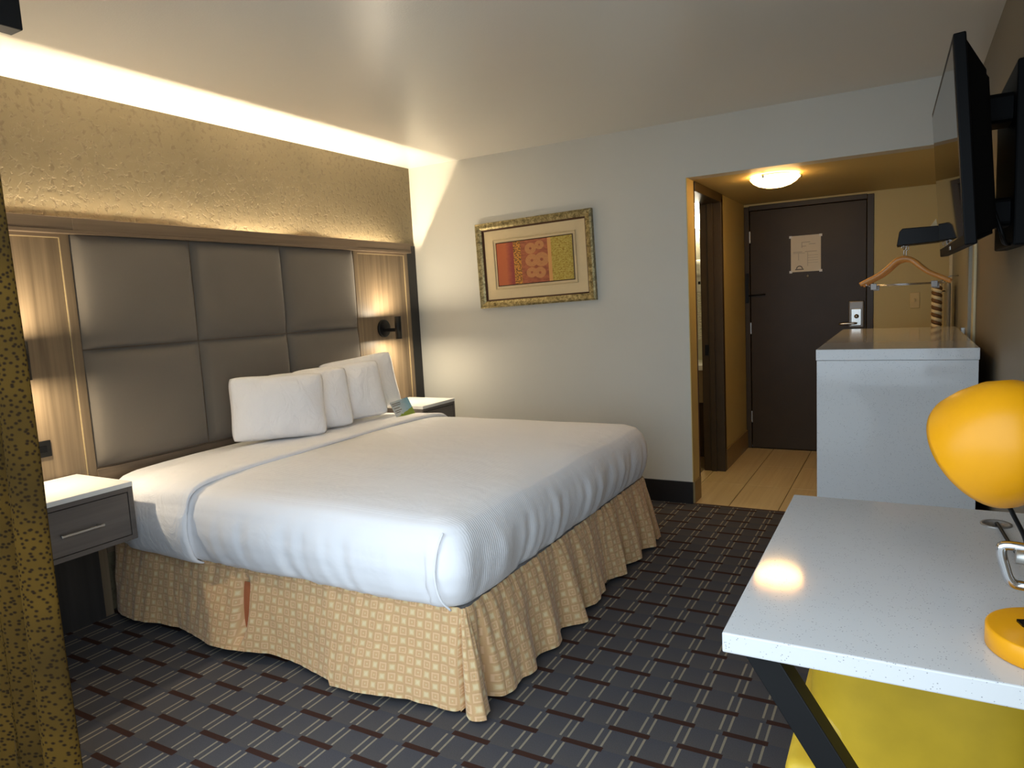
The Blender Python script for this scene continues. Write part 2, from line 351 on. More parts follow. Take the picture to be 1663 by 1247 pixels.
# bathroom doorway in the hall's left wall
bm = box(XO - .15, XO + .012, .90, .955, 0, 2.06, .003); bx(bm, XO - .15, XO + .012, .165, .955, 2.03, ZO - .002, .003)
fr = struct('door_3', bm, 'darktrim'); obj('stop', box(XO - .09, XO - .05, .885, .9, 0, 2.03, .002), 'darktrim', fr); obj('casing', box(XO - .15, XO + .006, .163, .176, 0, 2.03), 'casing', fr)
obj('strike_plate', box(XO - .125, XO - .10, .893, .899, .9, .98), 'black', fr)
struct('wall_bathroom_far', box(.8, XO - .14, 1.78, 1.9, 0, 2.35), 'bathwall'); struct('wall_bathroom_left', box(.8, .9, .12, 1.9, 0, 2.35), 'bathwall')
struct('wall_bathroom_right', box(XO - .15, XO - .14, 1.0, 1.9, 0, 2.35), 'bathwall'); struct('ceiling_bathroom', box(.8, XO - .14, .12, 1.9, 2.35, 2.4), 'bathwall')
# entry door
d = struct('door_1', box(DX0 + .035, DX1 - .04, YD + .0, YD + .04, .006, DZ - .04, .003), 'darkwood')
obj('frame', bx(bx(box(XO, DX0 + .03, YD - .012, YD + .1, 0, DZ, .003), DX1 - .036, DX1 + .012, YD - .012, YD + .1, 0, DZ, .003), DX0 + .03, DX1 - .036, YD - .012, YD + .1, DZ - .036, DZ + .004, .003), 'darktrim', d)
obj('lock_plate', box(2.945, 3.06, YD - .028, YD + .0, 1.03, 1.25, .014, 4), 'nickel', d)
obj('lock_inset', box(2.965, 3.04, YD - .033, YD - .026, 1.05, 1.185, .004), 'steel', d)
obj('thumb_turn', lathe([(0, .028), (.014, .026), (.016, .01), (.018, 0)], (3.005, YD - .032, 1.125), (0, -1, 0), 16), 'steel', d, True)
obj('door_lever', tb(arc_smooth([(3.0, YD - .03, 1.07), (3.0, YD - .06, 1.07), (2.97, YD - .065, 1.07), (2.88, YD - .065, 1.068)], 4), .009), 'steel', d, True)
obj('viewer', lathe([(0, .006), (.008, .006), (.011, 0)], (2.64, YD - .0, 1.47), (0, -1, 0), 16), 'steel', d, True)
lb = obj('latch_bar', tb([(XO + .03, YD - .02, 1.33), (XO + .17, YD - .03, 1.335)], .006), 'black', d, True); obj('latch_plate', box(XO + .012, XO + .035, YD - .03, YD - .012, 1.27, 1.52, .002), 'black', d)
for zz in (.28, 1.05, 1.82): obj('hinge', box(DX0 + .028, DX0 + .04, YD - .01, YD + .004, zz - .05, zz + .05, .002), 'steel', d)

# ------------------------------------------------------------------ headboard with its light strip
hb = thing('headboard', 'wide wood headboard with six grey upholstered squares behind the bed', 'headboard', (0, -1.7, 0))
YL, YR2 = -3.23, -.168; ya, yb = -2.64, -.765; FX = .052
for (p0, p1) in ((YL, ya), (yb, YR2)):
    obj('wood_panel', box(.046, FX, p0 + .04, p1 - .04, 0, 1.77), 'wood_v', hb)
    for q in (p0, p1 - .04): obj('stile', box(.046, FX + .006, q, q + .04, 0, 1.80, .001, 1), 'wood_v', hb)
    obj('shade_panel', box(FX + .0002, FX + .006, p0 + .04, p1 - .04, 0, .45), 'wood_shade', hb)  # thin sheet over the panel, nightstand shade put into its colour
    obj('rail', box(.046, FX + .006, p0 + .04, p1 - .04, 1.77, 1.80, .001, 1), 'wood_h', hb)
    obj('top_lip', box(.08, .098, p0, p1, 1.80, 1.855, .0015, 1), 'wood_h', hb)
    obj('bead', bx(bx(box(FX, FX + .004, p0 + .04, p0 + .043, .5, 1.77), FX, FX + .004, p1 - .043, p1 - .04, .5, 1.77), FX, FX + .004, p0 + .04, p1 - .04, 1.767, 1.77), 'bead', hb)
obj('center_back', box(.030, FX - .004, ya, yb, .3, 1.735), 'wood_h', hb)
obj('slot_light_stop', box(.0435, .0495, ya, yb, 1.70, 1.785), 'wood_h', hb)  # unseen strip added behind the upholstery to stop LED light leaking
obj('bottom_rail', box(FX - .008, FX + .012, ya, yb, .3, .705, .002, 1), 'wood_h', hb)
obj('top_lip', box(.08, .1, ya, yb, 1.80, 1.855, .0015, 1), 'wood_h', hb)
obj('top_rail', box(.05, .1, YL, YR2, 1.785, 1.80), 'wood_h', hb)
obj('end_filler', box(.003, .012, YR2 + .001, -.003, .15, 1.85), 'blackbase', hb)
for q in (YL, YR2 - .012): obj('end_cap', box(.003, .0455, q, q + .012, 0, 1.80), 'wood_v', hb)
def shadowlip():  # hidden lip, its wavy top shaped to scallop the strip's light on the wall
    vs, fs = [], []; n = 120
    for i in range(n + 1):
        y = YL + .02 + (YR2 - YL - .04) * i / n; h = 1.824 + .045 * nz(y * 1.7, 4.4) + .02 * nz(y * 4.3, 1.7); h = max(1.80, min(h, 1.843))
        vs += [(.004, y, 1.70), (.004, y, h), (.011, y, h), (.011, y, 1.70)]
    for i in range(n):
        for k in range(3): a = 4 * i + k; fs.append((a, a + 1, a + 5, a + 4))
    return vs, [], fs
obj('shadow_lip', shadowlip(), 'wood_h', hb)
cy = [-2.637, -2.026, -1.41, -.77]; cz = [.71, 1.262, 1.80]
for i in range(3):
    for j in range(2):
        y0, y1, z0, z1 = cy[i] + .003, cy[i + 1] - .003, cz[j] + .003, cz[j + 1] - .003
        def f(u, v):
            a, b = 2 * u - 1, 2 * v - 1; k = max(0, (1 - abs(a) ** 7)) ** .5 * max(0, (1 - abs(b) ** 7)) ** .5
            return (.05 + .045 * k, y0 + (y1 - y0) * u, z0 + (z1 - z0) * v)
        obj('upholstered_panel', grid(30, 28, f), 'uphol', hb, True)
def led():
    vs, fs = [], []; n = 90; y0, y1 = YL + .06, YR2 - .09
    for i in range(n + 1):
        y = y0 + (y1 - y0) * i / n; z = 1.764 + .003 * nz(y * 2.3, 3.1)
        x = .0245 + .002 * nz(y * 1.9, 7.7); vs += [(x - .005, y, z), (x + .005, y, z)]
    for i in range(n): a = 2 * i; fs.append((a, a + 1, a + 3, a + 2))
    return vs, [], fs
obj('light_strip', led(), 'led', hb)['label'] = 'glowing warm light strip in the slot along the top'
obj('strip_bed', box(.0125, .045, YL + .05, YR2 - .05, 1.748, 1.756), 'white', hb)

# ------------------------------------------------------------------ bed
BY0, BY1 = -2.67, -.705; BX1 = 2.085
bed = thing('bed', 'king size bed with white bedding and gold print skirt', 'bed', (1.08, -1.69, 0))
PROF = [(.055, .345), (.02, .37), (.0, .42), (-.012, .49), (-.006, .555), (.012, .605), (.04, .638), (.085, .657), (.16, .668), (.3, .674), (.5, .678)]
def rrect(x0, x1, y0, y1, r, n):
    r = max(min(r, (x1 - x0) / 2 - .001, (y1 - y0) / 2 - .001), .002); segs = [((x0 + r, y0), (x1 - r, y0)), None, ((x1, y0 + r), (x1, y1 - r)), None, ((x1 - r, y1), (x0 + r, y1)), None, ((x0, y1 - r), (x0, y0 + r)), None]
    cen = [(x1 - r, y0 + r, -PI / 2), (x1 - r, y1 - r, 0), (x0 + r, y1 - r, PI / 2), (x0 + r, y0 + r, PI)]; out = []; k = 0
    for s in segs:
        if s:
            m = n
            for i in range(m): t = i / m; out.append((s[0][0] + (s[1][0] - s[0][0]) * t, s[0][1] + (s[1][1] - s[0][1]) * t))
        else:
            cx_, cy_, a0 = cen[k]; k += 1
            for i in range(14): a = a0 + PI / 2 * i / 14; out.append((cx_ + r * math.cos(a), cy_ + r * math.sin(a)))
    return out
def slab(x0, x1, off=0.0, amp=.0, zoff=0.0, n=70):
    vs, fs = [], []; prevn = None; sub = []
    prof = PROF
    fine = []
    for i in range(len(prof) - 1):
        for k in range(3):
            t = k / 3; fine.append((prof[i][0] + (prof[i + 1][0] - prof[i][0]) * t, prof[i][1] + (prof[i + 1][1] - prof[i][1]) * t))
    fine.append(prof[-1])
    for (ins, z) in fine:
        ins = ins - off; rad = .10 if z < .6 else max(.1 - ins * .5, .03)
        ring = rrect(x0, x1 - ins, BY0 + ins, BY1 - ins, rad, n); base = len(vs)
        for (x, y) in ring:
            side = max(0, min(1, (.63 - z) / .1)); d = 0
            if amp:
                wr = nz(x * 7 + y * 7, z * 1.5, 1.3) * .6 + nz((x - y) * 20, z * 3, 5) * .4
                d = amp * side * wr + amp * .35 * (1 - side) * nz(x * 3, y * 3, 2.2)
            nx = 1 if x > x1 - .12 else 0; ny = -1 if y < -1.69 else 1
            vs.append((x + d * nx * side, y + d * ny * side * (0 if nx else 1), z + zoff + (d if side < .5 else 0) + .012 * math.exp(-((x - 1.1) ** 2 + (y + 1.7) ** 2) / .5) * (1 - side)))
        m = len(ring)
        if prevn is not None:
            for i in range(m): fs.append((prevn + i, prevn + (i + 1) % m, base + (i + 1) % m, base + i))
        prevn = base
    fs.append(tuple(prevn + i for i in range(m)))
    return vs, [], fs
obj('box_spring', box(.104, 2.03, -2.6, -.78, .03, .35, .02), 'linen', bed)
obj('mattress', slab(.102, BX1 - .012, -.012), 'linen', bed, True)
obj('bed_cover', slab(.5, BX1, .004, .020, .006, 150), 'sheet', bed, True)
# folded-over sheet band across the bed
def band():
    near = [(BY0 + i - .016 * (1 if z < .66 else .6), z + (.0 if z < .6 else .016)) for (i, z) in PROF]; far = [(BY1 - (y - BY0), z) for (y, z) in reversed(near)]
    path = [Vector((0, y, z)) for (y, z) in near] + [Vector((0, y, z)) for (y, z) in far]
    path = arc_smooth(path, 5); n = len(path) - 1
    L = [0.0]
    for i in range(n): L.append(L[-1] + (path[i + 1] - path[i]).length)
    rows = [(.27, -.014), (.29, .0), (.36, .004), (.43, .0), (.50, .005), (.57, .008), (.64, .012), (.70, .014), (.735, .012), (.748, .004), (.742, -.008), (.72, -.014)]
    vs, fs = [], []
    for ri, (x, o) in enumerate(rows):
        for i, p in enumerate(path):
            t = L[i] / L[-1]; e = .022 * nz(L[i] * 2.2, .5) - .05 * (t - .15) ; wv = .006 * nz(x * 14, L[i] * 2.5, 4)
            nrm = Vector((0, -1 if t < .1 else (1 if t > .9 else 0), 0 if t < .1 or t > .9 else 1)); k = 1 if ri not in (0, len(rows) - 1) else .3
            q = p + nrm * (o + wv * k); vs.append((x + e * min(1, max(0, (x - .3) / .3)), q.y, q.z))
    m = n + 1
    for r in range(len(rows) - 1):
        for i in range(n): a = r * m + i; fs.append((a, a + 1, a + m + 1, a + m))
    return vs, [], fs
obj('sheet_fold', band(), 'linen', bed, True)
# seam where the cover is tucked at the near foot corner
obj('corner_seam', tb(arc_smooth([(2.02, BY0 + .022, .633), (2.015, BY0 - .010, .585), (2.008, BY0 - .024, .5), (2.018, BY0 - .016, .42), (2.035, BY0 + .016, .37)], 5), .004, 6), 'linen', bed, True)
def skirt():
    c = [(.104, -2.60), (2.045, -2.60), (2.045, -.775), (.104, -.775)]; pts = []; s = 0
    def sample(a, b, nrm, m):
        nonlocal s
        L = math.dist(a, b)
        for i in range(m): t = i / m; pts.append((a[0] + (b[0] - a[0]) * t, a[1] + (b[1] - a[1]) * t, nrm, s + L * t))
        s += L
    sample(c[0], c[1], (0, -1), 330)
    for i in range(16): a = -PI / 2 + PI / 2 * i / 16; pts.append((2.045, -2.60, (math.cos(a), math.sin(a)), s + .14 * i / 16))
    s += .14; sample(c[1], c[2], (1, 0), 330)
    for i in range(16): a = PI / 2 * i / 16; pts.append((2.045, -.775, (math.cos(a), math.sin(a)), s + .14 * i / 16))
    s += .14; sample(c[2], c[3], (0, 1), 120)
    K = 16; vs, fs, uv = [], [], []
    n = len(pts)
    for j in range(K + 1):
        h = j / K; z = .365 + (.016 - .365) * h
        for (x, y, nr, sl) in pts:
            foot = nr[0] > .9
            d = .02 + .05 * h ** .8
            if foot:
                w = math.sin(sl * 2 * PI / .25 + 2.6 * nz(sl * 2.6, 6.1) + .9 * math.sin(sl * 7)) * .5 + .5
                d += h ** .7 * (.05 * w * (1 + .7 * nz(sl * 3.1, 4)) + .022 * nz(sl * 9, 2))+ .01 * nz(sl * 25, h * 2)
            else:
                w = math.sin(sl * 2 * PI / .72 + .7) * .5 + .5
                d += h * (.055 * w + .012 * nz(sl * 9, 1)) + .008 * nz(sl * 22, h * 3) * (1 - .3 * h)
                d -= h * .07 * math.exp(-((x - .05) / .2) ** 2)
            if not foot: d -= .095 * math.exp(-((sl - .905) / .022) ** 2) * math.sin(PI * min(1, max(0, h * 1.15 - .1)))
            for s0, wd in ((1.965, .02), (2.13, .02), (3.4, .02)):
                k = math.exp(-((sl - s0) / (wd * (.35 + .65 * h))) ** 2); d -= k * h * .075
            if abs(nr[0]) > .02 and abs(nr[1]) > .02: d += .03 * h
            zz = z + (.022 * (nz(sl * 2.7, 8) + .2) * h if h > .5 else 0)
            if nr[1] < -.9 and h > .5: zz += .022 * (h - .5) * 2 * (1 if sl < 1.40 else 0)
            vs.append((x + nr[0] * d, y + nr[1] * d, max(zz, .004))); uv.append((sl, z))
    for j in range(K):
        for i in range(n - 1): a = j * n + i; fs.append((a, a + n, a + n + 1, a + 1))
    return (vs, [], fs), uv
g_, uv_ = skirt(); sk = obj('bed_skirt', g_, 'skirt', bed, True, uv_)
obj('pleat_shade_sheet', grid(2, 4, lambda u, v: (.965 + .09 * u, -2.625 - .03 * (1 - v), .06 + .24 * v)), 'pleat_shade', bed)  # added sheet, orange shading of the open pleat put into its colour

# pillows, fanned along the headboard
def pillow(label, br, ang, w, h, t, lean, roll=0.0, seed=0.0, zb=.688):
    e = Vector((-math.sin(ang), -math.cos(ang), 0)); nrm = Vector((math.cos(ang), -math.sin(ang), 0)); up = Vector((0, 0, 1)) * math.cos(lean) - nrm * math.sin(lean)
    n2 = nrm * math.cos(lean) + Vector((0, 0, 1)) * math.sin(lean)
    B = Vector((br[0], br[1], zb)) + n2 * t * .25
    vs, fs = [], []; N, Mv = 36, 26
    for side in (1, -1):
        for i in range(N + 1):
            for j in range(Mv + 1):
                a, b = 2 * i / N - 1, 2 * j / Mv - 1
                k = max(0, (1 - abs(a) ** 2.6)) ** .72 * max(0, (1 - abs(b) ** 2.6)) ** .72
                pin = (1 - .04 * (1 - a * a) * abs(b) ** 2) * (1 - .075 * abs(a) ** 6); pin2 = (1 - .04 * (1 - b * b) * abs(a) ** 2) * (1 - .06 * abs(b) ** 6)
                X = a * w / 2 * pin2; Z = b * h / 2 * pin; wr = .010 * nz(X * 9 + seed, Z * 9, side) + .005 * nz((X + Z) * 22, seed + Z * 5, side)
                th = side * (t / 2 * k + wr * min(1, k * 2.5))
                cr, sr = math.cos(roll), math.sin(roll); X2 = X * cr - Z * sr; Z2 = X * sr + Z * cr
                zlow = h / 2 * math.cos(roll) + w / 2 * abs(math.sin(roll)) * .8
                P = B + e * (w / 2 + X2) + up * (zlow + Z2) + n2 * th
                if P.z < zb: P.z = zb + .25 * (P.z - zb) * .1
                vs.append(tuple(P))
    m = (N + 1) * (Mv + 1)
    for s in (0, 1):
        for i in range(N):
            for j in range(Mv):
                a = s * m + i * (Mv + 1) + j; q = (a, a + Mv + 1, a + Mv + 2, a + 1); fs.append(q if s else tuple(reversed(q)))
    b = bmesh.new(); me = bpy.data.meshes.new('t'); me.from_pydata(vs, [], fs); b.from_mesh(me); bpy.data.meshes.remove(me)
    bmesh.ops.remove_doubles(b, verts=b.verts, dist=.0006)
    return tag(obj('pillow', b, 'case', None, True), label, 'pillow', 'pillows against the headboard')
pillow('large white pillow at the front of the row, in front of all others', (.50, -1.585), .60, .51, .36, .17, .20, .03, 1.0)
pillow('white pillow half hidden behind the large front pillow', (.475, -1.345), .52, .50, .36, .13, .22, -.02, 2.0)
pillow('crumpled white pillow third along the row with slanting creases', (.495, -1.055), .50, .56, .365, .14, .28, -.05, 3.0)
pillow('white pillow with raised corner behind the info card', (.38, -.785), .44, .52, .375, .13, .18, -.10, 4.0)
# info card propped on the bed
cv = lambda u, v: Vector((.600 - .02 * v - .050 * u, -1.085 + .245 * u, .692)) + Vector((-.035, .0, .105)) * v
cvs, _, cfs = grid(6, 4, cv); cb = ([tuple(p) for p in cvs] + [(p[0] - .0015, p[1] - .0005, p[2] - .001) for p in cvs], [], cfs + [tuple(i + len(cvs) for i in reversed(f)) for f in cfs])
card = tag(obj('info_card', cb, 'card', None, False, [(i / 6, j / 4) for i in range(7) for j in range(5)] * 2), 'small blue and green printed card leaning on the white pillows', 'card')
for k, (v0, u0, u1) in enumerate([(.84, .04, .5), (.74, .04, .48), (.58, .06, .36), (.44, .06, .42), (.34, .06, .3)]):
    q = [cv(u0, v0), cv(u1, v0), cv(u1, v0 + .035), cv(u0, v0 + .035)]; off = Vector((.0012, -.0004, .0008)); obj('text_line', ([tuple(p + off) for p in q], [], [(0, 1, 2, 3)]), 'inkdark', card)

# ------------------------------------------------------------------ nightstands
def nightstand(y0, y1, label):
    t = thing('nightstand', label, 'nightstand', (.26, (y0 + y1) / 2, .455), 'wall-hung nightstands')
    X = .472; F0 = FX + .008
    obj('top', box(F0, X + .003, y0, y1, .685, .706, .002), 'white_top', t)
    obj('side_panel', box(F0, X, y0, y0 + .022, .456, .685, .001, 1), 'wood_ns', t); obj('side_panel', box(F0, X, y1 - .022, y1, .456, .685, .001, 1), 'wood_ns', t)
    obj('bottom_panel', box(F0, X, y0 + .022, y1 - .022, .456, .476, .001, 1), 'wood_ns', t); obj('top_rail', box(F0, X, y0 + .022, y1 - .022, .665, .685, .001, 1), 'wood_ns', t)
    d = obj('drawer', box(F0 + .03, X - .001, y0 + .025, y1 - .025, .479, .662, .0015, 1), 'wood_ns', t)
    yc = (y0 + y1) / 2; h = box(X + .022, X + .030, yc - .085, yc + .085, .558, .568, .002); bx(h, X - .001, X + .023, yc - .075, yc - .067, .559, .567); bx(h, X - .001, X + .023, yc + .067, yc + .075, .559, .567)
    ho = obj('handle', h, 'steel', d); ho.matrix_parent_inverse = Matrix.Identity(4)
    return t
nightstand(-3.2, -2.733, 'grey-brown floating nightstand with white top beside the curtain')
nightstand(-.655, -.262, 'grey-brown floating nightstand with white top next to the back wall')
def sconce(y, label):
    t = thing('wall_sconce', label, 'wall lamp', (FX, y, 1.24), 'bedside wall sconces'); cx_ = .19
    obj('backplate', lathe([(0, .02), (.058, .02), (.064, .015), (.064, 0), (0, 0)], (FX + .0005, y, 1.24), (1, 0, 0), 32), 'black', t, True)
    obj('arm', box(FX + .018, cx_ - .018, y - .012, y + .012, 1.215, 1.24, .003), 'black', t)
    prof = [(.0215, -.078), (.0235, -.08), (.0235, .08), (.0215, .08), (.0205, .072), (.0205, -.072), (.0215, -.078)]
    obj('tube', lathe(prof, (cx_, y, 1.243), (0, 0, 1), 28), 'black', t, True)
    for s in (1, -1):
        l = obj('lens', lathe([(0, s * .073), (.0203, s * .073)], (cx_, y, 1.243), (0, 0, 1), 24), 'lens', t)
        la = bpy.data.lights.new('sconce_light', 'AREA'); la.shape = 'DISK'; la.size = .036; la.energy = SCONCE; la.color = (1, .86, .64); la.spread = PI
        lo = bpy.data.objects.new('sconce_light', la); COL.objects.link(lo); lo.location = (cx_, y, 1.243 + s * .0815); lo.rotation_euler = (PI if s > 0 else 0, 0, 0)
    return t
sconce(-.50, 'black cylinder wall sconce beside the back wall, lit up and down')
sconce(-2.955, 'black cylinder wall sconce partly behind the curtain, lit up and down')
for yy, lab in ((-2.885, 'black wall outlet above the nightstand by the curtain'), (-.575, 'black wall outlet behind the far pillows')):
    t = thing('wall_outlet', lab, 'outlet', (FX, yy, .845), 'headboard outlets')
    obj('cover_plate', box(FX + .0005, FX + .008, yy - .06, yy + .06, .81, .882, .002), 'black', t)
    for s in (-1, 1): obj('socket', box(FX + .007, FX + .0095, yy + s * .026 - .016, yy + s * .026 + .016, .832, .86, .001), 'blackgloss', t)

# ------------------------------------------------------------------ framed print on the back wall
fx0, fx1, fz0, fz1 = .597, 1.5136, 1.3556, 1.9664; pcx, pcz = (fx0 + fx1) / 2, (fz0 + fz1) / 2
pic = thing('framed_picture', 'gold framed abstract print in red, orange and yellow on the back wall', 'picture', (pcx, -.002, pcz))
def frame_ring(ow, oh, wd, y0, y1):
    bm = bmesh.new(); a = (ow / 2, oh / 2); b = (ow / 2 - wd, oh / 2 - wd); prof = [(a, y0), (a, y1 + .006), ((a[0] - wd * .25, a[1] - wd * .25), y1), ((a[0] - wd * .7, a[1] - wd * .7), y1 + .006), (b, y1 + .013), (b, y0)]; rings = []
    for (hw, hh), y in prof: rings.append([bm.verts.new((pcx + sx * hw, y, pcz + sz * hh)) for sx, sz in ((-1, -1), (1, -1), (1, 1), (-1, 1))])
    for i in range(len(rings) - 1):
        for k in range(4): bm.faces.new((rings[i][k], rings[i][(k + 1) % 4], rings[i + 1][(k + 1) % 4], rings[i + 1][k]))
    return bm
fw, fhh = fx1 - fx0, fz1 - fz0
obj('frame', frame_ring(fw, fhh, .048, -.002, -.042), 'artframe', pic); obj('inner_lip', frame_ring(fw - .094, fhh - .094, .012, -.002, -.026), 'casing', pic)
obj('mat_board', box(pcx - fw / 2 + .05, pcx + fw / 2 - .05, -.012, -.004, pcz - fhh / 2 + .05, pcz + fhh / 2 - .05), 'mat', pic)
aw, ah = .60, .30
obj('mat_bevel', frame_ring(aw + .055, ah + .055, .010, -.012, -.0205), 'mat', pic)
obj('print_edge', frame_ring(aw + .012, ah + .012, .008, -.012, -.019), 'casing', pic)
q = [(pcx - aw / 2, -.0165, pcz - ah / 2), (pcx + aw / 2, -.0165, pcz - ah / 2), (pcx + aw / 2, -.0165, pcz + ah / 2), (pcx - aw / 2, -.0165, pcz + ah / 2)]
obj('print', (q, [], [(0, 1, 2, 3)]), 'art', pic, False, [(0, 0), (1, 0), (1, 1), (0, 1)])
pic.rotation_euler = (0, -math.radians(1.4), 0)

# ------------------------------------------------------------------ hall fittings
cl = thing('ceiling_light', 'round frosted flush ceiling light glowing in the hallway', 'ceiling light', (2.61, .36, ZO))
obj('pan', lathe([(0, 0), (.10, 0), (.105, -.012), (0, -.012)], (2.61, .36, ZO), (0, 0, 1), 40), 'steel', cl, True)
dm = obj('glass_dome', lathe([(.147, -.012), (.150, -.016), (.146, -.024), (.13, -.042), (.10, -.06), (.06, -.072), (0, -.077)], (2.61, .36, ZO), (0, 0, 1), 48), 'hallglow', cl, True)
for a in (.2, 2.3, 4.4): obj('clip', lathe([(0, -.03), (.008, -.028), (.008, -.008), (0, -.006)], (2.61 + .153 * math.cos(a), .36 + .153 * math.sin(a), ZO), (0, 0, 1), 12), 'steel', cl, True)
pp = thing('door_notice', 'white printed notice taped to the brown entry door', 'notice', (2.63, YD - .002, 1.65))
obj('sheet', box(2.512, 2.741, YD - .004, YD - .0012, 1.505, 1.800), 'paper', pp)
for (a, b, c_, d_) in [(2.595, 2.66, 1.742, 1.746), (2.595, 2.63, 1.71, 1.714), (2.595, 2.599, 1.70, 1.742), (2.65, 2.70, 1.725, 1.729), (2.53, 2.6, 1.665, 1.669), (2.53, 2.62, 1.655, 1.658), (2.57, 2.573, 1.60, 1.655), (2.62, 2.71, 1.665, 1.669), (2.64, 2.643, 1.55, 1.66), (2.64, 2.72, 1.635, 1.637), (2.64, 2.72, 1.615, 1.617), (2.64, 2.72, 1.595, 1.597), (2.64, 2.72, 1.575, 1.577)]:
    obj('print_line', box(a, b, YD - .0045, YD - .0039, c_, d_), 'ink', pp)
bm = bmesh.new(); N = 16
for (r0, r1) in ((.018, .026),):
    vi = [bm.verts.new((2.578 + r0 * math.cos(PI * k / N), YD - .0046, 1.53 + r0 * math.sin(PI * k / N))) for k in range(N + 1)]; vo = [bm.verts.new((2.578 + r1 * math.cos(PI * k / N), YD - .0046, 1.53 + r1 * math.sin(PI * k / N))) for k in range(N + 1)]
    for k in range(N): bm.faces.new((vi[k], vi[k + 1], vo[k + 1], vo[k]))
bx(bm, 2.545, 2.611, YD - .0046, YD - .0039, 1.521, 1.529); obj('emblem', bm, 'inkdark', pp)
for (a, b) in ((2.512, 1.505), (2.741, 1.505), (2.512, 1.79), (2.741, 1.79)): obj('tape', box(a - .012, a + .01, YD - .0055, YD - .0045, b - .008, b + .012), 'white', pp)
sw = thing('light_switch', 'ivory light switch plate on the far hall wall', 'switch', (3.408, YD - .001, 1.232)); obj('plate', box(3.375, 3.441, YD - .007, YD - .0005, 1.172, 1.292, .002), 'ivory', sw); obj('toggle', box(3.402, 3.414, YD - .02, YD - .006, 1.222, 1.246, .002), 'ivory', sw)
# rail unit with hangers over the dresser
rl = thing('hanger_rail', 'black hanging rail bracket above the wooden hangers', 'rail', (3.44, .14, 1.64))
def prism(xz, y0, y1, bev=.004):
    b = bmesh.new(); f = [b.verts.new((x, y0, z)) for x, z in xz]; g2 = [b.verts.new((x, y1, z)) for x, z in xz]; n = len(xz)
    b.faces.new(f); b.faces.new(list(reversed(g2)))
    for i in range(n): b.faces.new((f[i], g2[i], g2[(i + 1) % n], f[(i + 1) % n]))
    bmesh.ops.recalc_face_normals(b, faces=b.faces)
    if bev: bmesh.ops.bevel(b, geom=b.edges[:], offset=bev, segments=2, profile=.5, affect='EDGES')
    return b
obj('rail_body', prism([(3.298, 1.578), (3.535, 1.588), (3.572, 1.612), (3.553, 1.672), (3.325, 1.672), (3.31, 1.655)], .06, .24), 'black', rl)
obj('rail_arm', box(3.552, XR - .015, .09, .125, 1.615, 1.65, .003), 'black', rl); obj('rail_bracket', prism([(3.455, 1.672), (3.50, 1.672), (3.49, 1.72)], .2, .215, .001), 'trim', rl)
obj('rail_rod', tb([(3.334, .07, 1.566), (3.334, .23, 1.566)], .006), 'chrome', rl, True)
for xx in (.07, .23): obj('rod_bracket', tb([(3.334, xx, 1.566), (3.334, xx, 1.585)], .004, 8), 'chrome', rl, True)
def hanger(y, dx, dz, label):
    t = thing('clothes_hanger', label, 'hanger', (3.334 + dx, y, 1.5), 'wooden hangers on the rail')
    P = arc_smooth([(-.222, -.135), (-.19, -.118), (-.12, -.078), (-.075, -.04), (-.04, -.008), (0, 0), (.04, -.008), (.075, -.04), (.12, -.078), (.19, -.118), (.222, -.135)], 4)if False else None
    pts = [Vector((x, 0, z)) for x, z in [(-.222, -.135), (-.19, -.118), (-.12, -.082), (-.075, -.045), (-.04, -.012), (0, 0), (.04, -.012), (.075, -.045), (.12, -.082), (.19, -.118), (.222, -.135)]]; P = arc_smooth(pts, 4)
    bm = bmesh.new(); rings = []
    for i, p in enumerate(P):
        a = P[min(i + 1, len(P) - 1)] - P[max(i - 1, 0)]; a.normalize(); nn = Vector((-a.z, 0, a.x)); th = .015 - .003 * abs(p.x) / .22; c = Vector((3.334 + dx, y, 1.508 + dz)) + p
        rings.append([bm.verts.new(c + nn * th * math.cos(k) + Vector((0, 1, 0)) * .007 * math.sin(k)) for k in [2 * PI * j / 12 for j in range(12)]])
    for i in range(len(rings) - 1):
        for k in range(12): bm.faces.new((rings[i][k], rings[i][(k + 1) % 12], rings[i + 1][(k + 1) % 12], rings[i + 1][k]))
    bm.faces.new(rings[0]); bm.faces.new(list(reversed(rings[-1])))
    obj('wooden_arms', bm, 'hangwood', t, True)
    x0 = 3.334 + dx; z0 = 1.508 + dz; hook = [(x0, y, z0 + .012), (x0, y, z0 + .04)] + [(x0 + .012 * math.sin(a) , y, 1.566 + .013 * math.cos(a)) for a in [PI - k * PI * 1.5 / 10 for k in range(0, 11)]]
    obj('hook', tb(arc_smooth(hook, 2), .0018, 6), 'chrome', t, True)
    obj('clip_bar', tb([(x0 - .17, y, z0 - .142), (x0 + .185, y, z0 - .142)], .0028, 8), 'chrome', t, True)
    for s, q in ((-1, -.15), (1, .15)):
        c_ = obj('clip', bx(box(x0 + q - .016, x0 + q + .016, y - .009, y - .003, z0 - .168, z0 - .132, .002), x0 + q - .016, x0 + q + .016, y + .003, y + .009, z0 - .168, z0 - .132, .002), 'nickel', t)
        obj('bar_end', tb([(x0 + s * .195, y, z0 - .118), (x0 + s * .187, y, z0 - .142), (x0 + s * .17, y, z0 - .142)], .0025, 6), 'chrome', t, True)
    return t
hanger(.105, 0.0, .0, 'honey wood hanger in front on the rail'); hanger(.165, .012, -.006, 'honey wood hanger behind the front one on the rail')
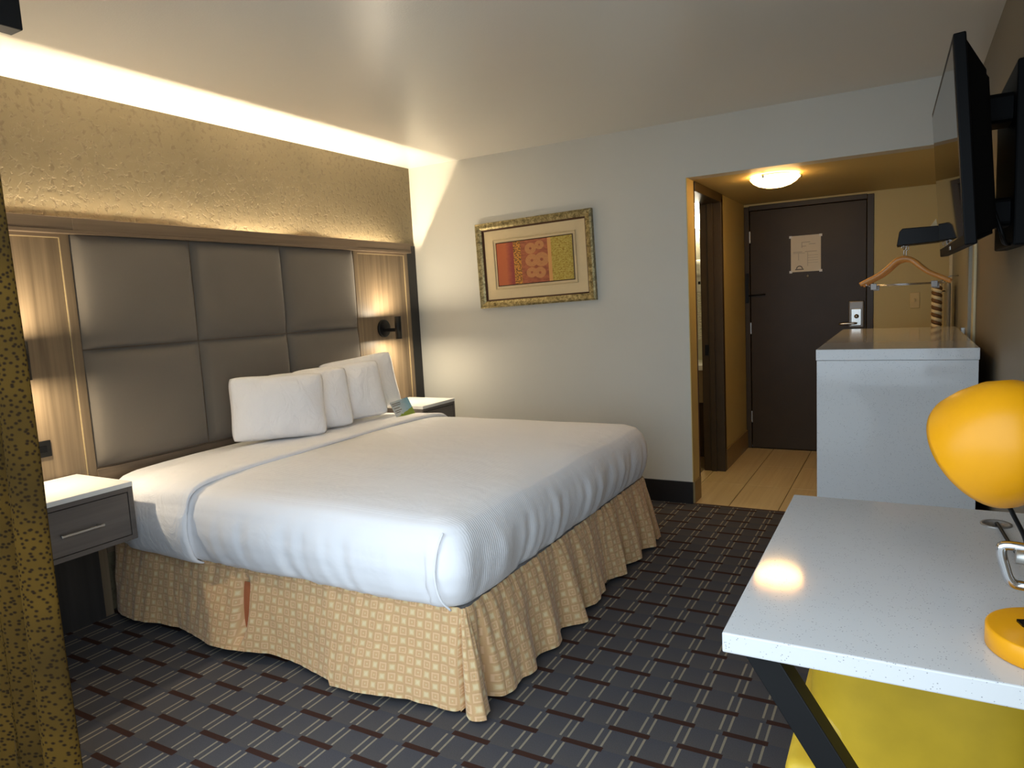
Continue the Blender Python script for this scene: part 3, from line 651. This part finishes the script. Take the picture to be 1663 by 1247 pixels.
# striped coiled cord and board in the alcove
co = thing('coiled_cord', 'brown and cream twisted cord hanging in the hall', 'cord', (3.525, .95, 1.0))
for ph, mt in ((0, 'cordmat'), (PI, 'cordbrown')):
    obj('strand', tb([(3.525 + .019 * math.cos(a + ph), .95 + .019 * math.sin(a + ph), 1.345 - .0075 * a) for a in [k * .35 for k in range(150)]], .0135, 8), mt, co, True)
obj('cord_hook', tb([(3.525, .95, 1.36), (3.6, .95, 1.4), (XR - .03, .95, 1.4)], .004, 6), 'steel', co, True)
ib = thing('ironing_board', 'dark edged ironing board standing against the hall wall', 'ironing board', (3.6, 1.25, 0)); obj('board', box(3.585, 3.612, 1.12, 1.42, .12, 1.36, .012, 3), 'greydoor', ib)
for yy in (1.16, 1.38): obj('leg', tb([(3.598, yy, .012), (3.598, yy, .2)], .011), 'black', ib, True)
obj('hook', tb([(3.6, 1.27, 1.3), (3.56, 1.27, 1.3), (3.555, 1.27, 1.31)], .004, 6), 'black', ib, True)
# bathroom glimpse
vb = thing('vanity_light', 'bright white bathroom light seen through the doorway', 'wall lamp', (1.765, 1.78, 2.06)); obj('wall_plate', box(1.70, 1.83, 1.765, 1.779, 1.95, 2.17, .004), 'steel', vb); obj('globe', lathe([(0, -.13), (.035, -.128), (.05, -.10), (.055, 0), (.05, .10), (.035, .128), (0, .13)], (1.765, 1.70, 2.06), (0, 0, 1), 24), 'bulbglow', vb, True)
hd = thing('hair_dryer', 'white wall-mounted hair dryer in the bathroom', 'hair dryer', (1.775, 1.78, 1.5)); obj('holder', box(1.73, 1.82, 1.71, 1.779, 1.38, 1.56, .015, 3), 'white', hd); obj('dryer_body', lathe([(0, 0), (.03, .0), (.042, .03), (.042, .10), (.03, .14), (0, .145)], (1.775, 1.70, 1.52), (0, -.2, 1), 20), 'white', hd, True); obj('button', box(1.765, 1.785, 1.704, 1.711, 1.45, 1.475, .002), 'black', hd)
obj('coil_cord', tb([(1.772 + .014 * math.cos(a), 1.70 + .014 * math.sin(a), 1.38 - .0023 * a) for a in [k * .45 for k in range(400)]], .0035, 6), 'white', hd, True)
vn = thing('vanity_counter', 'bathroom vanity with white counter seen through the doorway', 'vanity', (1.5, 1.5, 0)); obj('counter', box(1.0, 1.985, 1.25, 1.779, .745, .785, .004), 'white', vn); obj('cabinet', box(1.02, 1.97, 1.3, 1.77, .47, .744), 'hallbase', vn); obj('cabinet_base', box(1.05, 1.95, 1.36, 1.76, .0, .47), 'darkwood', vn)

# ------------------------------------------------------------------ white quartz dresser, desk, TV, chair, lamp
PX0, PX1, PYF, PYB, PZ = 2.988, 3.617, -1.0, .62, 1.089
dr = thing('dresser', 'tall white speckled quartz cabinet end behind the desk', 'dresser', (3.3, -.2, 0))
obj('top', box(PX0, PX1, PYF, PYB, PZ - .05, PZ, .002), 'quartz', dr); obj('end_panel', box(PX0 + .003, PX1 - .003, PYF + .004, PYF + .04, 0, PZ - .051, .0015), 'quartz', dr)
obj('end_panel', box(PX0 + .003, PX1 - .003, PYB - .04, PYB - .004, 0, PZ - .051, .0015), 'quartz', dr); obj('body', box(PX0 + .03, PX1 - .003, PYF + .041, PYB - .041, .06, PZ - .052), 'wood_ns', dr)
obj('plinth', box(PX0 + .06, PX1 - .01, PYF + .05, PYB - .05, 0, .059), 'black', dr)
for i in range(2):
    for j in range(4):
        a = PYF + .045 + i * .768; z0 = .07 + j * .24; dw = obj('drawer', box(PX0 + .012, PX0 + .029, a, a + .762, z0, z0 + .235, .002), 'wood_ns', dr)
        obj('handle', box(PX0 - .012, PX0 + .013, a + .28, a + .48, z0 + .16, z0 + .17, .003), 'steel', dw)
DK0, DKF, DKB, DZT = 3.058, -3.243, -2.285, .76
dk = thing('desk', 'white speckled quartz desk with black angled metal legs', 'desk', (3.36, -2.76, 0))
bm = box(DK0, XR - .002, DKF, DKB, .722, DZT, .003); obj('top', bm, 'quartz', dk)
obj('grommet', lathe([(.034, .0), (.034, .003), (.026, .003), (.026, .0005), (0, .0005)], (3.548, -2.41, DZT), (0, 0, 1), 28), 'nickel', dk, True)
def legbar(y):
    b = bmesh.new(); d = Vector((.45, 0, -.705)).normalized()
    tube(b, [(3.118, y, .722), (3.118 + .46, y, 0.012)], .024, 4); return b
for y in (-3.19, -2.34):
    obj('leg', prism([(3.085, .722), (3.145, .722), (3.605, .0), (3.545, .0)], y - .026, y + .026, .002), 'black', dk)
    obj('leg', box(3.615, 3.655, y - .026, y + .026, 0, .722, .002), 'black', dk)
# chair under the desk
ch = thing('desk_chair', 'mustard yellow vinyl chair tucked under the white desk', 'chair', (3.42, -2.75, 0))
def chairback():
    vs, fs = [], []; N, K = 40, 14
    for j in range(K + 1):
        z = .30 + (.66 - .30) * j / K; w = .26 - .012 * (j / K)
        for i in range(N + 1):
            a = PI + PI * i / N; sq = 3.6
            ca, sa = math.cos(a), math.sin(a); rr = (abs(ca) ** sq + abs(sa) ** sq) ** (-1 / sq)
            vs.append((3.41 + w * rr * ca, -2.66 + .30 * rr * sa + .03 * (1 - j / K), z))
    for j in range(K):
        for i in range(N): a = j * (N + 1) + i; fs.append((a, a + 1, a + N + 2, a + N + 1))
    b = bmesh.new(); me = bpy.data.meshes.new('t'); me.from_pydata(vs, [], fs); b.from_mesh(me); bpy.data.meshes.remove(me)
    bmesh.ops.recalc_face_normals(b, faces=b.faces); bmesh.ops.solidify(b, geom=b.faces[:], thickness=.045); return b
obj('backrest', chairback(), 'vinyl', ch, True)
obj('seat', box(3.185, 3.645, -2.915, -2.42, .33, .45, .045, 5), 'vinyl', ch, True); obj('seat_base', box(3.12, 3.655, -2.96, -2.44, .25, .345, .03, 4), 'vinylpipe', ch, True)
for sx in (3.2, 3.6):
    for sy in (-2.88, -2.5): obj('leg', tb([(sx, sy, .26), (sx + (.02 if sx > 3.4 else -.02), sy + (.02 if sy > -2.7 else -.02), 0.0)], [.02, .012]), 'black', ch, True)
# desk lamp
lp = thing('desk_lamp', 'yellow dome desk lamp with round base on the desk', 'lamp', (3.56, -3.11, DZT)); bc = Vector((3.562, -3.108, DZT))
obj('base', lathe([(0, .001), (.093, .001), (.095, .003), (.095, .0345), (.0935, .0365), (.091, .037), (0, .037)], bc, (0, 0, 1), 56), 'yellow', lp, True)
for (dx, dy, rot) in ((-.025, -.045, .6), (-.03, .015, .3)):
    b = box(-.017, .017, -.013, .013, .0372, .039, .003); bmesh.ops.rotate(b, verts=b.verts, cent=(0, 0, 0), matrix=Matrix.Rotation(rot, 3, 'Z')); bmesh.ops.translate(b, verts=b.verts, vec=bc + Vector((dx, dy, 0))); obj('power_socket', b, 'blackgloss', lp)
obj('stem', tb(arc_smooth([(3.60, -3.06, DZT + .028), (3.604, -3.055, .88), (3.612, -3.01, 1.0), (3.60, -2.965, 1.075)], 6), .011), 'chrome', lp, True)
obj('yoke', tb(arc_smooth([(3.60, -3.055, .905), (3.55, -3.05, .912), (3.50, -3.05, .915), (3.493, -3.05, .905), (3.498, -3.05, .88), (3.508, -3.05, .852), (3.53, -3.05, .846), (3.603, -3.056, .85)], 5), .0085), 'chrome', lp, True)
obj('yoke_pivot', tb([(3.512, -3.062, .902), (3.597, -3.062, .898)], .013, 14), 'steel', lp, True)
ax = Vector((-.50, .45, -.46)).normalized(); sc = Vector((3.500, -2.945, 1.078))
prof = [(0, -.115), (.03, -.112), (.062, -.098), (.088, -.072), (.105, -.036), (.113, .005), (.114, .04), (.111, .052), (.108, .052), (.108, .005), (.10, -.036), (.08, -.07), (.05, -.095), (0, -.105)]
obj('lamp_shade', lathe(prof, sc, ax, 56), 'yellow', lp, True); obj('shade_knob', lathe([(0, .018), (.02, .016), (.024, .008), (.024, -.006), (0, -.008)], sc - ax * .112, -ax, 24), 'yellow', lp, True)
obj('bulb', lathe([(0, -.05), (.014, -.05), (.016, -.02), (.026, .0), (.026, .015), (.015, .03), (0, .034)], sc, ax, 20), 'white', lp, True)
obj('cable', tb(arc_smooth([(3.505, -2.93, .975), (3.525, -2.9, .93), (3.55, -2.87, .87), (3.562, -2.8, .80), (3.56, -2.6, .768), (3.55, -2.44, .768), (3.548, -2.415, .764)], 6), .0042, 8), 'black', lp, True)

# television on a wall arm
tv = thing('television', 'black flat television on a swivel arm on the right wall', 'television', (3.461, -1.52, 1.766))
TW, TH = 1.06, .59
tm = Matrix.Translation((3.461, -1.52, 1.766)) @ Matrix.Rotation(math.radians(1.1), 4, 'Z') @ Matrix.Rotation(math.radians(-3.7), 4, 'Y')
def tvp(name, b, mat, par, smooth=False): bmesh.ops.transform(b, matrix=tm, verts=b.verts); return obj(name, b, mat, par, smooth)
tvp('bezel', box(0.0, .032, -TW / 2, TW / 2, -TH / 2, TH / 2, .004), 'tvblack', tv)
tvp('screen', box(-.0008, .002, -TW / 2 + .022, TW / 2 - .022, -TH / 2 + .03, TH / 2 - .022), 'screen', tv)
b = bmesh.new(); r0 = [(.031, s * (TW / 2 - .012), q * (TH / 2 - .012)) for s, q in ((-1, -1), (1, -1), (1, 1), (-1, 1))]; r1 = [(.088, s * (TW / 2 - .07), z) for s, z in ((-1, -TH / 2 + .03), (1, -TH / 2 + .03), (1, TH / 2 - .11), (-1, TH / 2 - .11))]
v0 = [b.verts.new(p) for p in r0]; v1 = [b.verts.new(p) for p in r1]; b.faces.new(v1)
for k in range(4): b.faces.new((v0[k], v0[(k + 1) % 4], v1[(k + 1) % 4], v1[k]))
bmesh.ops.bevel(b, geom=b.edges[:], offset=.012, segments=2, affect='EDGES'); tvp('back_shell', b, 'tvblack', tv)
tvp('badge', box(-.0016, 0, -.03, .03, -TH / 2 + .008, -TH / 2 + .02), 'steel', tv)
obj('mount_plate', box(XR - .045, XR - .001, -1.82, -1.30, 1.47, 2.02, .006), 'tvblack', tv)
for z in (1.90, 1.58): obj('mount_arm', box(3.54, XR - .03, -1.74, -1.60, z - .045, z + .045, .015, 3), 'tvblack', tv)
obj('vesa_plate', box(3.535, 3.56, -1.76, -1.36, 1.53, 1.95, .004), 'tvblack', tv)
for k, (y, r) in enumerate(((-1.80, .015), (-1.74, .02))): obj('cable', tb(arc_smooth([(3.57, y, 1.62), (3.60, y - .02, 1.5 + r), (3.62, y + .03, 1.46 + r), (3.65, y + .06, 1.5), (3.665, y + .07, 1.6)], 5), .005, 8), 'black', tv, True)

# ------------------------------------------------------------------ curtain and rod
cr = thing('curtain_rod', 'black curtain rod end near the ceiling', 'curtain rod', (.7, -3.535, 2.09)); obj('rod', box(.05, 1.475, -3.55, -3.52, 2.09, 2.12, .003), 'black', cr); obj('finial', box(1.475, 1.528, -3.565, -3.505, 2.07, 2.145, .003), 'black', cr); obj('bracket', box(.3, .33, -3.598, -3.52, 2.075, 2.115, .002), 'black', cr)
def curtain():
    def f(u, v):
        x = .12 + (1.362 - .12) * u; z = .004 + (2.075 - .004) * v; a = (1 - v * .35)
        y = -3.535 + .034 * a * math.sin(u * 2 * PI * 8.2 + .4 * math.sin(5 * u)) + .01 * nz(x * 6, z * 1.2)
        return (x + .012 * (1 - v) * nz(z * 2, 3) + .016 * a * math.sin(u * 4 * PI * 8.2), y, z)
    g_ = grid(260, 30, f); uv = [(i / 260 * 2.0, j / 30 * 2.1) for i in range(261) for j in range(31)]
    return g_, uv
g_, uv_ = curtain(); cu = obj('curtain', g_, 'curtain', None, True, uv_); tag(cu, 'olive gold curtain with dark dots at the left edge', 'curtain')
sm = cu.modifiers.new('thick', 'SOLIDIFY'); sm.thickness = .003
